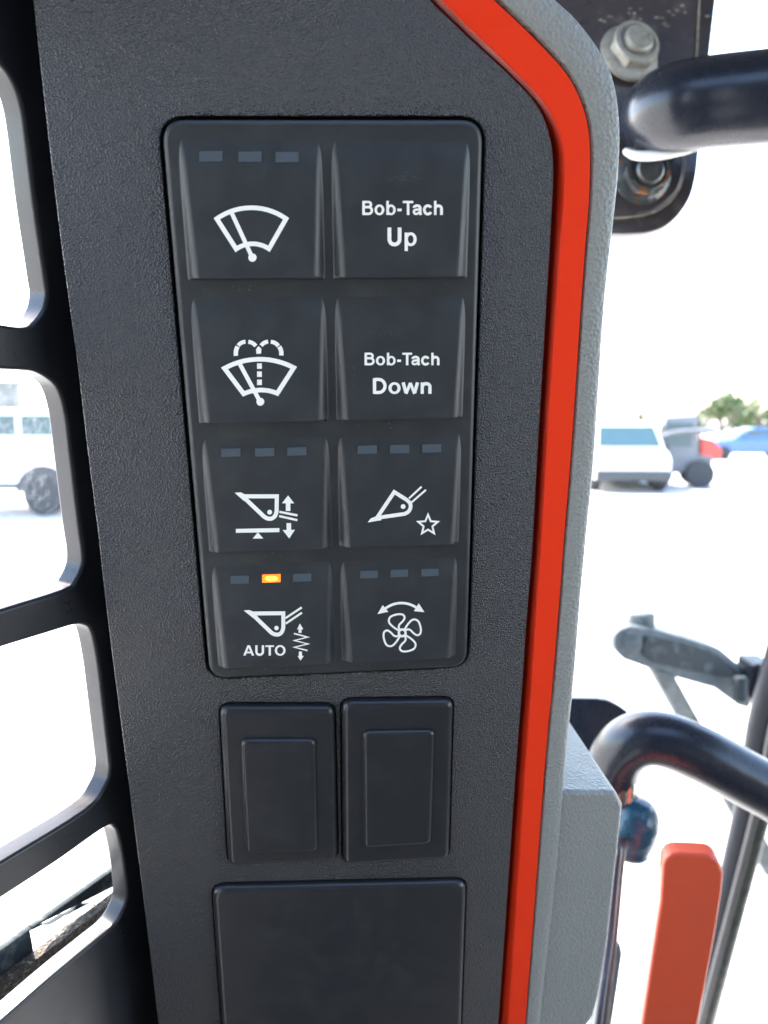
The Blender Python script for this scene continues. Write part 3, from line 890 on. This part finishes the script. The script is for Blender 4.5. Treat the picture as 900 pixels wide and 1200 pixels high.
tp = [(155, 715), (172, 695), (200, 682), (222, 684), (250, 686), (275, 676), (300, 661), (330, 640), (362, 628), (390, 611), (410, 590), (430, 575), (452, 580), (470, 574), (500, 580), (512, 605), (488, 622), (470, 640), (440, 642), (400, 676), (360, 700), (330, 735), (300, 752), (262, 790), (228, 820), (200, 848), (178, 850), (168, 780)]
zs = GZ + 0.0022
f = [spx(x / 4.445, 930 + y / 4.445, zs) for x, y in tp]
ft = [spx(*p, zs) for p in ((0, 1114.5), (135, 1018))]; fb = [spx(*p, zs) for p in ((0, 1162), (135, 1058))]
def exl(q, x): return Vector((x, q[0].y + (q[1].y - q[0].y) * (x - q[0].x) / (q[1].x - q[0].x)))
quad = [exl(ft, SMIN - 0.03), exl(ft, xr - 0.004), exl(fb, xr - 0.004), exl(fb, SMIN - 0.03)]
link('torn_dirt_film', plate(quad, [f], zs - 0.002, zs), M['rail'], win, 0)

# ------------------------------------------------------------------ upper bracket, bolts and grab bar on the right
CX, CY, CZ = CAMR.col[0], CAMR.col[1], CAMR.col[2]     # camera right, down, forward as world directions
def wroot(name, loc, label, cat, group=None): return empty(name, loc, label, cat, group)
BD = 0.43
brk = wroot('mounting_bracket', U(760, 272, BD), 'dark steel mounting bracket plate behind the upper black bar', 'bracket')
b_px = [(640, -160), (858, -160), (839, 0), (831, 70), (824, 130), (819.5, 175), (816, 207), (808, 234), (790, 258), (768, 270), (740, 273.5), (700, 273), (650, 272)]
b_px = b_px[:3] + sm(b_px[3:12], 4) + b_px[12:]
fr = [U(x, y, BD) for x, y in b_px]
link('plate', prism(fr, [p + CZ * 0.010 for p in fr], 0.0012, 2), M['bracket'], brk, 40)
i_px = [(640, -160), (838, -160), (819.5, 0), (815, 70), (808, 150), (802, 180), (799, 208), (790, 228), (772, 244), (748, 252), (700, 255), (650, 255)]
i_px = i_px[:3] + sm(i_px[3:11], 4) + i_px[11:]
fr = [U(x, y, BD - 0.004) for x, y in i_px]
link('raised_plate', prism(fr, [U(x, y, BD - 0.0005) for x, y in i_px], 0.0016, 3), M['bracket'], brk, 40)
g_ = catmull([U(x, y, BD - 0.0042) for x, y in ((821, -20), (818, 30), (816, 72), (809, 150), (803, 180), (800, 207), (791, 229), (773, 245), (749, 253), (715, 256))], 5)
link('grime_line', tube(g_, lambda t: 0.00055 + 0.0003 * pnoise(Vector((t * 40, 0, 0))), 6, 1), M['dirt_line'], brk)
# dried paint drips around the upper bolt
vs, fs = [], []
for i in range(26):
    px, py = random.gauss(752, 30), random.gauss(20, 7)
    b = len(vs)
    for q in range(6):
        a = q * math.pi / 3
        vs.append(U(px + math.cos(a) * random.uniform(1.0, 4.5), py + math.sin(a) * random.uniform(.6, 2.2), BD - 0.0042))
    fs.append(list(range(b, b + 6)))
o = link('dried_splash', mesh(vs, fs), M['dirt_line'], brk, 0); o['kind'] = 'stuff'

def bolt(px, py, d, axis, sc, m, label):
    c = U(px, py, d)
    t = wroot('flange_bolt', c, label, 'bolt', 'bolts on the mounting bracket')
    ax = axis.normalized()
    link('flange', lathe([(0.0150 * sc, -0.001), (0.0158 * sc, 0.0), (0.0158 * sc, 0.0016 * sc), (0.0140 * sc, 0.0030 * sc), (0.0110 * sc, 0.0042 * sc)], c, ax, 40), m, t, 40)
    x = ax.orthogonal().normalized(); y = ax.cross(x)
    def hexa(r, h): return [c + ax * h + (x * math.cos(i * math.pi / 3 + .35) + y * math.sin(i * math.pi / 3 + .35)) * r for i in range(6)]
    link('hex_nut', prism(hexa(0.0128 * sc, 0.0085 * sc), hexa(0.0128 * sc, 0.002 * sc), 0.0010 * sc, 3), m, t, 40)
    link('bolt_end', lathe([(0.0122 * sc, 0.0078 * sc), (0.0118 * sc, 0.0092 * sc), (0.0096 * sc, 0.0095 * sc), (0.0092 * sc, 0.0060 * sc), (0.0074 * sc, 0.0060 * sc), (0.0074 * sc, 0.0112 * sc), (0.0064 * sc, 0.0122 * sc), (0.002 * sc, 0.0124 * sc)], c, ax, 32), m, t, 30)
bolt(737, 64, BD - 0.004, -CZ + CX * 0.20 - CY * 0.20, 1.05, M['zinc'], 'weathered zinc flange bolt above the black bar')
bolt(752, 206, BD - 0.004, -CZ + CX * 0.1 + CY * 0.1, 1.0, M['grease'], 'greasy dark bolt with orange rust just under the black bar')

bar = wroot('grab_bar', U(735, 150, 0.44), 'thick glossy black horizontal bar at the upper right', 'grab bar')
link('tube', tube([U(1150, 98, .35), U(1000, 106, .36), U(900, 114, .366), U(835, 120, .374), U(800, 125, .379), U(783, 130, .387), U(774, 136, .403), U(771, 142, .43), U(770, 145, .46)], 0.0200, 40, 8), M['black_paint'], bar, 50)
link('pale_strip', tube([U(733, 177, .40), U(745, 182, .395), U(765, 182.5, .39), U(790, 179.5, .386), U(815, 175.5, .383), U(826, 172, .381)], lambda t: 0.0016 * (0.5 + 1.0 * math.sin(math.pi * min(1, t * 1.15 + .12)) ** .6 if t < .95 else 0.3), 14, 6), M['white_strip'], bar, 60)  # thin off-white tube along the bar's lower edge

# ------------------------------------------------------------------ lower handle, cap, rod, bracket, lever
hb = wroot('curved_handle', U(715, 960, 0.42), 'curved black tubular handle at the lower right', 'handle')
link('tube', tube([U(1000, 1000, .40), U(930, 945, .40), U(870, 910, .40), U(815, 881, .40), U(775, 866, .402), U(745, 868, .406), U(724, 886, .413), U(716, 915, .42), U(714, 960, .425)], 0.0139, 36, 8), M['black_paint'], hb, 50)
hr = wroot('handle_rod', U(733, 965, 0.41), 'short shiny worn rod between the curved handle and the blue cap', 'rod')
link('rod', tube([U(739, 880, .41), U(737, 900, .41), U(733, 955, .41), U(731, 985, .41)], 0.0040, 20, 4), M['chrome'], hr, 50)
link('sleeve', tube([U(729, 905, .408), U(727, 955, .408)], 0.0026, 16, 1), M['brown'], hr, 50)
cp = wroot('round_cap', U(742, 1000, 0.41), 'glossy blue-black round cap beside the grey side cover', 'cap')
prof = [(0.0005, 0.0155), (0.005, 0.0150), (0.0088, 0.0128), (0.0116, 0.0088), (0.0130, 0.003), (0.0132, -0.003), (0.0126, -0.008), (0.0118, -0.0105), (0.0124, -0.0122), (0.0112, -0.0145), (0.006, -0.0155)]
link('dome', lathe(prof, U(741, 968, .412), -CY + CX * 0.25 - CZ * 0.15, 40), M['cap'], cp, 60)
db = wroot('dark_bracket', U(690, 880, 0.47), 'flat black bracket tab behind the curved handle', 'bracket')
fr = [U(x, y, .47) for x, y in ((640, 818), (672, 818), (700, 818.5), (712, 820.5), (724, 826), (737, 834.5), (728, 850), (716, 880), (706, 920), (640, 920))]
link('tab', prism(fr, [p + CZ * 0.012 for p in fr], 0.001, 2), M['black_paint'], db, 40)
rr_ = wroot('thin_rod', U(700, 1260, 0.34), 'thin rusty brown rod along the grey side cover', 'rod')
link('rod', tube([U(731, 985, .40), U(727, 1010, .385), U(718, 1100, .36), U(708, 1195, .34), U(698, 1290, .33)], 0.0021, 14, 5), M['brown'], rr_, 50)
link('dark_liner', tube([U(727, 985, .398), U(723, 1010, .383), U(714, 1100, .358), U(702, 1195, .338), U(690, 1290, .328)], 0.0020, 14, 5), M['bracket'], rr_, 50)
gl = wroot('grey_lever', U(716, 1270, 0.5), 'small grey lever tip between the side cover and the red lever', 'lever')
fr = [U(x, y, .5) for x, y in ((708, 1106), (722, 1104), (727, 1106), (730, 1118), (724, 1160), (718, 1199), (708, 1270), (690, 1270), (700, 1180))]
link('shaft', prism(fr, [p + CZ * 0.015 for p in fr], 0.002, 2), M['arm'], gl, 40)

lv = wroot('red_lever', U(765, 1400, 0.36), 'orange-red flat lever handle with rounded top at the lower right', 'lever')
lf_px = [(777, 1004), (783, 996), (792, 993), (832, 995), (842, 1001), (848, 1016), (846, 1040), (838, 1090), (819, 1198), (800, 1310), (785, 1400), (716, 1400), (735, 1300), (752.5, 1198), (766, 1110), (774, 1050)]
fr = [U(x, y + (7 if y < 1100 else 0), .352) for x, y in lf_px]
bk = [p + CZ * 0.011 + CX * 0.0022 - CY * 0.0015 for p in fr]
link('grip', prism(fr, bk, 0.0028, 4), M['lever'], lv, 50)

# ------------------------------------------------------------------ machine parts outside the windscreen, lower right
cy_ = wroot('hydraulic_cylinder', U(812, 1260, 1.5), 'dark slanting hydraulic cylinder behind the red lever', 'cylinder')
link('barrel', tube([U(985, 480, .74), U(934, 730, .79), U(900, 851, .84), U(881, 950, .88), U(820, 1200, 1.0), U(811, 1240, 1.02)], lambda t: 0.0225 - 0.0078 * max(0, t - .2) / .8, 28, 6), M['steel'], cy_, 50)
link('rod', tube([U(1003, 480, .71), U(951, 730, .76), U(915, 851, .81), U(894, 950, .85), U(827, 1200, .967), U(816, 1240, .985)], lambda t: 0.0112 - 0.0036 * t, 20, 6), M['rod'], cy_, 50)
link('hose', tube([U(992, 480, .71), U(941, 730, .755), U(906, 851, .805), U(886, 950, .845), U(821, 1200, .962), U(811, 1240, .98)], 0.0040, 14, 6), M['screen'], cy_, 50)

ma = wroot('mirror_arm', U(890, 831, 1.05), 'weathered grey steel arm with rounded end seen through the front', 'machine arm')
AD = 1.0
a_px = [(719.5, 745), (724, 739), (738, 733.5), (765, 737), (800, 746), (844, 760), (866, 779), (880, 787), (889, 790), (884, 815), (878, 831), (865.5, 827), (838, 807), (793, 794.5), (760, 783.5), (733, 774), (724, 767), (719.5, 758)]
def ad(x): return AD + (x - 720) / 170 * 0.10
fr = [U(x, y, ad(x)) for x, y in a_px]
back_v = CZ * 0.085 + CX * 0.01
link('arm_body', prism(fr, [p + back_v for p in fr], 0.004, 3), M['arm'], ma, 40)
i_px = [(757, 745), (800, 753), (840, 766), (862, 784), (866, 793), (858, 795), (838, 792), (800, 784), (764, 776), (752, 765)]
fr = [U(x, y, ad(x) - 0.004) for x, y in i_px]
link('inset_panel', prism(fr, [p + CZ * 0.006 for p in fr], 0.0015, 2), M['arm_dark'], ma, 40)
link('end_boss', lathe([(0.017, -0.02), (0.0172, 0.012), (0.015, 0.0145), (0.006, 0.0152)], U(752, 730, 1.05), -CY, 28), M['arm'], ma, 40)
link('end_disc', lathe([(0.015, 0.0), (0.015, 0.003), (0.012, 0.005), (0.003, 0.005)], U(738, 754, 1.009), -CZ, 24), M['arm'], ma, 40)
link('knuckle', lathe([(0.010, -0.014), (0.010, 0.014), (0.008, 0.017), (0.003, 0.017)], U(867, 808, 1.055), -CY, 20), M['arm_dark'], ma, 40)
link('pivot_block', box(U(885, 793, 1.09), 0.03, 0.05, 0.05, 0.004), M['steel'], ma, 40)
fr = [U(x, y, d) for x, y, d in ((762, 782, 1.03), (791, 792, 1.03), (930, 1040, 1.18), (901, 1030, 1.18))]
link('strut', prism(fr, [p + CZ * 0.02 for p in fr], 0.002, 2), M['arm'], ma, 40)

# ------------------------------------------------------------------ vehicles in the yard
def wheel(parent, c, ax, r, w):
    t = link('wheel', lathe([(r * .62, -w / 2), (r * .94, -w / 2), (r, -w * .36), (r, w * .36), (r * .94, w / 2), (r * .62, w / 2)], c, ax, 28), M['tyre'], parent, 40)
    h = lathe([(r * .60, -w * .42), (r * .60, w * .36), (r * .5, w * .30), (r * .2, w * .34), (r * .15, w * .42), (r * .02, w * .42)], c, ax, 24)
    sub('rim', h, M['hub'], t, 40)
def vehicle(name, loc, heading, prof, wid, glass_spans, wheels, paint, label, group, wr=0.34, bumper=True, tail=False):
    """prof: side outline (x forward, z), glass_spans: greenhouse from profile indices; built in local axes then turned"""
    Rm = Matrix.Translation(loc) @ Matrix.Rotation(heading, 4, 'Z')
    t = empty(name, Vector((0, 0, 0)), label, 'vehicle', group, mw=Rm)
    body, cabin = prof
    def solid(p, w, bev, inset=0.0):
        f = [Vector((x, -w / 2 + (inset if z > 1.0 else 0), z)) for x, z in p]
        b = [Vector((x, w / 2 - (inset if z > 1.0 else 0), z)) for x, z in p]
        return prism(f, b, bev, 3)
    link('body', solid(body, wid, 0.05), paint, t, 40)
    link('cabin', solid(cabin, wid - 0.06, 0.05, 0.10), paint, t, 40)
    for nm, pts in glass_spans:
        link(nm, prism([Vector(p) for p in pts[0]], [Vector(p) for p in pts[1]], 0.0), M['car_glass'], t, 0)
    for x in wheels:
        for s in (-1, 1):
            wheel(t, Vector((x, s * (wid / 2 - 0.10), wr)), Vector((0, s, 0)), wr, 0.24)
    xs = [p[0] for p in body]
    if bumper:
        for x in (min(xs) - 0.03, max(xs) + 0.03):
            link('bumper', box((x, 0, 0.42), 0.14, wid - 0.04, 0.26, 0.04), M['dark_trim'], t, 40)
    for s in (-1, 1):
        link('head_lamp', box((max(xs) - 0.01, s * (wid / 2 - 0.26), 0.78), 0.08, 0.34, 0.15, 0.03), M['lamp_clear'], t, 40)
        link('tail_lamp', box((min(xs) + 0.01, s * (wid / 2 - 0.12), 0.92), 0.08, 0.14, 0.36, 0.03), M['lamp_red'], t, 40)
        link('door_mirror', box((cabin[-1][0] + 0.1 if False else max(p[0] for p in cabin) - 0.55, s * (wid / 2 + 0.09), 1.12), 0.1, 0.18, 0.14, 0.03), M['dark_trim'], t, 40)
    return t
def end_glass(x0, z0, x1, z1, w0, w1, nrm):
    """window across the vehicle, from low edge (x0,z0,width w0) to high edge (x1,z1,width w1), proud by nrm"""
    a = [(x0, -w0 / 2, z0), (x0, w0 / 2, z0), (x1, w1 / 2, z1), (x1, -w1 / 2, z1)]
    return [[(p[0] + nrm, p[1], p[2] + 0.01) for p in a], [(p[0] - nrm * .5, p[1], p[2]) for p in a]]
def side_glass(pts, y):
    return [[(x, y, z) for x, z in pts], [(x, y * 0.93, z) for x, z in pts]]
heading_to_cam = R(-90)
# white van seen from its end
vb = [(-2.1, 0.32), (2.0, 0.30), (2.15, 0.45), (2.15, 0.85), (1.75, 1.02), (-2.1, 1.05), (-2.18, 0.6)]
vc = [(1.75, 0.98), (1.05, 1.66), (0.8, 1.72), (-1.95, 1.74), (-2.12, 1.6), (-2.14, 0.98)]
gl_v = [('windscreen', end_glass(1.62, 1.12, 1.12, 1.60, 1.50, 1.34, 0.03)), ('rear_window', end_glass(-2.13, 1.14, -2.11, 1.58, 1.46, 1.40, -0.03))]
for s in (-1, 1):
    gl_v.append(('side_window', side_glass([(1.3, 1.10), (0.95, 1.52), (0.1, 1.56), (0.1, 1.10)], s * 0.83)))
    gl_v.append(('side_window', side_glass([(0.0, 1.10), (0.0, 1.56), (-1.8, 1.56), (-1.9, 1.10)], s * 0.83)))
p = G(748, 577); p = Vector((p.x, p.y + 1.9, 0))
vehicle('white_van', p, R(-96), (vb, vc), 1.80, gl_v, (1.35, -1.35), M['car_white'], 'white van parked in the yard, seen end on at the right', None)
# blue car further back
cb = [(-1.95, 0.30), (1.9, 0.28), (2.05, 0.45), (2.02, 0.72), (0.95, 0.90), (-1.6, 0.95), (-2.0, 0.88), (-2.05, 0.5)]
cc = [(0.95, 0.86), (0.25, 1.36), (-0.05, 1.42), (-0.9, 1.40), (-1.75, 0.92)]
gl_c = [('windscreen', end_glass(0.82, 0.97, 0.30, 1.33, 1.42, 1.20, 0.03)), ('rear_window', end_glass(-1.60, 0.99, -1.02, 1.34, 1.36, 1.16, -0.03))]
for s in (-1, 1):
    gl_c.append(('side_window', side_glass([(0.62, 0.95), (0.2, 1.29), (-0.35, 1.32), (-0.35, 0.95)], s * 0.79)))
    gl_c.append(('side_window', side_glass([(-0.42, 0.95), (-0.42, 1.32), (-0.85, 1.30), (-1.35, 0.97)], s * 0.79)))
vehicle('blue_car', Vector((*G(876, 538).xy, 0)), R(172), (cb, cc), 1.7, gl_c, (1.25, -1.25), M['car_blue'], 'small blue car far off at the right edge of the yard', None, 0.31)
p = G(840, 543)
vehicle('white_car', Vector((p.x, p.y + 6, 0)), R(12), (cb, cc), 1.7, gl_c, (1.25, -1.25), M['car_white'], 'small white car far off between the dark loader and the blue car', None, 0.31)
# tall white car through the left window opening
pb = [(-2.2, 0.50), (2.2, 0.48), (2.35, 0.65), (2.33, 1.15), (1.2, 1.42), (-2.2, 1.45), (-2.32, 0.8)]
pc = [(1.2, 1.38), (0.6, 1.90), (0.3, 1.98), (-1.95, 1.98), (-2.18, 1.82), (-2.25, 1.38)]
gl_p = [('windscreen', end_glass(1.08, 1.50, 0.68, 1.84, 1.5, 1.36, 0.03)), ('rear_window', end_glass(-2.24, 1.50, -2.20, 1.80, 1.4, 1.36, -0.03))]
for s in (-1, 1):
    gl_p.append(('side_window', side_glass([(0.90, 1.49), (0.55, 1.84), (-0.3, 1.87), (-0.3, 1.49)], s * 0.84)))
    gl_p.append(('side_window', side_glass([(-0.4, 1.49), (-0.4, 1.87), (-0.95, 1.87), (-0.95, 1.49)], s * 0.84)))
    gl_p.append(('side_window', side_glass([(-1.05, 1.49), (-1.05, 1.87), (-1.72, 1.86), (-1.98, 1.60), (-1.9, 1.49)], s * 0.84)))
wp = G(50, 604)
pk = vehicle('parked_car', Vector((wp.x - 1.45, wp.y + 0.85, 0)), R(183), (pb, pc), 1.9, gl_p, (1.42, -1.45), M['car_white'], 'tall white car seen through the second left window opening', None, 0.38)
for s in (-1, 1):
    for x in (1.42, -1.45):
        f = [Vector((x + 0.50 * math.cos(a), s * 0.957, 0.44 + 0.50 * math.sin(a))) for a in [math.pi * i / 12 for i in range(13)]]
        link('wheel_arch', prism(f, [Vector((q.x, s * 0.70, q.z)) for q in f], 0.0), M['dark_trim'], pk, 0)
    link('sill_trim', box((0, s * 0.955, 0.56), 2.0, 0.03, 0.10, 0.01), M['dark_trim'], pk, 40)
    for x in (-0.35, -1.0): link('door_handle', box((x + 0.15, s * 0.962, 1.22), 0.16, 0.03, 0.035, 0.01), M['dark_trim'], pk, 40)

# dark compact loader with a red tail beside the van
lp = G(806, 573)
ld = empty('compact_loader', Vector((0, 0, 0)), 'dark compact loader with red panel beside the white van', 'loader', None, mw=Matrix.Translation((lp.x, lp.y + 0.9, 0)) @ Matrix.Rotation(R(168), 4, 'Z'))
link('chassis', box((0, 0, 0.62), 1.7, 0.80, 0.5, 0.06), M['machine'], ld, 40)
link('cab', hull([Vector((x, y * w, z)) for x, z, w in ((-0.5, 0.8, .40), (0.55, 0.8, .40), (0.35, 1.85, .34), (-0.45, 1.9, .34)) for y in (-1, 1)], 0.05), M['machine'], ld, 40)
link('cab_window', box((0.48, 0, 1.35), 0.05, 0.52, 0.62, 0.01, rot=Matrix.Rotation(R(-11), 3, 'Y')), M['car_glass'], ld, 40)
for s in (-1, 1):
    link('side_window', box((0.0, s * 0.385, 1.38), 0.62, 0.03, 0.60, 0.01), M['car_glass'], ld, 40)
link('engine_cover', hull([Vector((x, y * w, z)) for x, z, w in ((-1.05, 0.72, .38), (-0.55, 0.72, .40), (-0.55, 1.32, .36), (-0.85, 1.25, .34), (-1.08, 1.0, .36)) for y in (-1, 1)], 0.05), M['machine_red'], ld, 40)
for s in (-1, 1):
    link('lift_arm', tube([Vector((-0.9, s * .5, 1.5)), Vector((0.2, s * .5, 1.42)), Vector((0.95, s * .5, 1.0)), Vector((1.25, s * .5, 0.35))], 0.07, 10, 4), M['machine'], ld, 40)
    for x in (-0.52, 0.52): wheel(ld, Vector((x, s * 0.55, 0.36)), Vector((0, s, 0)), 0.36, 0.24)
bk_ = [(1.2, 0.08), (1.75, 0.10), (1.3, 0.62), (1.15, 0.6)]
link('bucket', prism([Vector((x, -0.72, z)) for x, z in bk_], [Vector((x, 0.72, z)) for x, z in bk_], 0.02), M['machine'], ld, 40)

# grey pillar seen above the pickup
gp = G(16, 575); 
gpl = empty('concrete_pillar', Vector((gp.x * 1.35, gp.y * 1.35, 0)), 'grey concrete pillar beyond the tall white car', 'pillar')
c = Vector((gp.x * 1.35, gp.y * 1.35, 0))
link('shaft', box(c + Vector((0, 0, 1.45)), 0.62, 0.5, 2.9, 0.04), M['concrete'], gpl, 40)
link('capstone', box(c + Vector((0, 0, 2.97)), 0.72, 0.6, 0.14, 0.03), M['concrete'], gpl, 40)

# ------------------------------------------------------------------ trees far off
def tree(loc, h, w, label, nleaf=900):
    t = empty('tree', loc, label, 'tree', 'trees beyond the yard')
    loc = Vector(loc)
    tr = [tube([loc, loc + Vector((.05, 0, h * .25)), loc + Vector((0, .1, h * .6))], lambda q: 0.13 * (1 - .6 * q), 10, 4)]
    for i in range(5):
        a = i * 1.3; tr.append(tube([loc + Vector((0, 0, h * .3)), loc + Vector((math.cos(a) * w * .2, math.sin(a) * w * .2, h * .5)), loc + Vector((math.cos(a) * w * .36, math.sin(a) * w * .36, h * .7))], 0.045, 7, 3))
    link('trunk', join(*tr), M['bark'], t, 40)
    blobs = []
    for i in range(9):
        a = random.uniform(0, 6.28); rr = random.uniform(0.1, 0.36) * w
        blobs.append((loc + Vector((math.cos(a) * rr, math.sin(a) * rr, h * random.uniform(.42, .86))), w * random.uniform(.13, .24)))
    vs, fs = [], []
    for i in range(nleaf):
        c, r = random.choice(blobs)
        d = Vector((random.gauss(0, 1), random.gauss(0, 1), random.gauss(0, .8))).normalized() * r * random.uniform(.5, 1.05)
        q = c + d
        n = Vector((random.gauss(0, 1), random.gauss(0, 1), random.gauss(0, 1))).normalized(); x = n.orthogonal().normalized(); y = n.cross(x)
        s = random.uniform(.06, .13)
        b = len(vs); vs += [q + x * s * 1.4, q + y * s * .7, q - x * s * 1.4, q - y * s * .7]; fs.append([b, b + 1, b + 2, b + 3])
    link('crown', mesh(vs, fs), M['leaf'], t, 0)
def ground_at(px, d):
    r = ray(px, 500); r = Vector((r.x, r.y, 0)); return Vector((r.x * d, r.y * d, 0))
tree(ground_at(846, 46), 3.35, 2.6, 'round bushy green tree behind the parked cars, left of two at the right edge')
tree(ground_at(820, 50), 2.7, 2.0, 'low green tree behind the dark loader')
tree(ground_at(893, 48), 2.9, 2.8, 'wide green tree at the right edge of the photo')
tree(ground_at(868, 58), 2.9, 3.2, 'broad green tree between the bushy tree and the one at the right edge')
tree(ground_at(858, 70), 4.4, 4.2, 'taller wide green tree behind the bushy tree by the parked cars')
tree(ground_at(880, 75), 3.9, 4.6, 'hazy wide green tree far behind the blue car')
tree(ground_at(753, 55), 2.6, 0.9, 'small slim green tree above the white van', 350)

for o in bpy.data.objects:
    if '_o' in o: del o['_o']
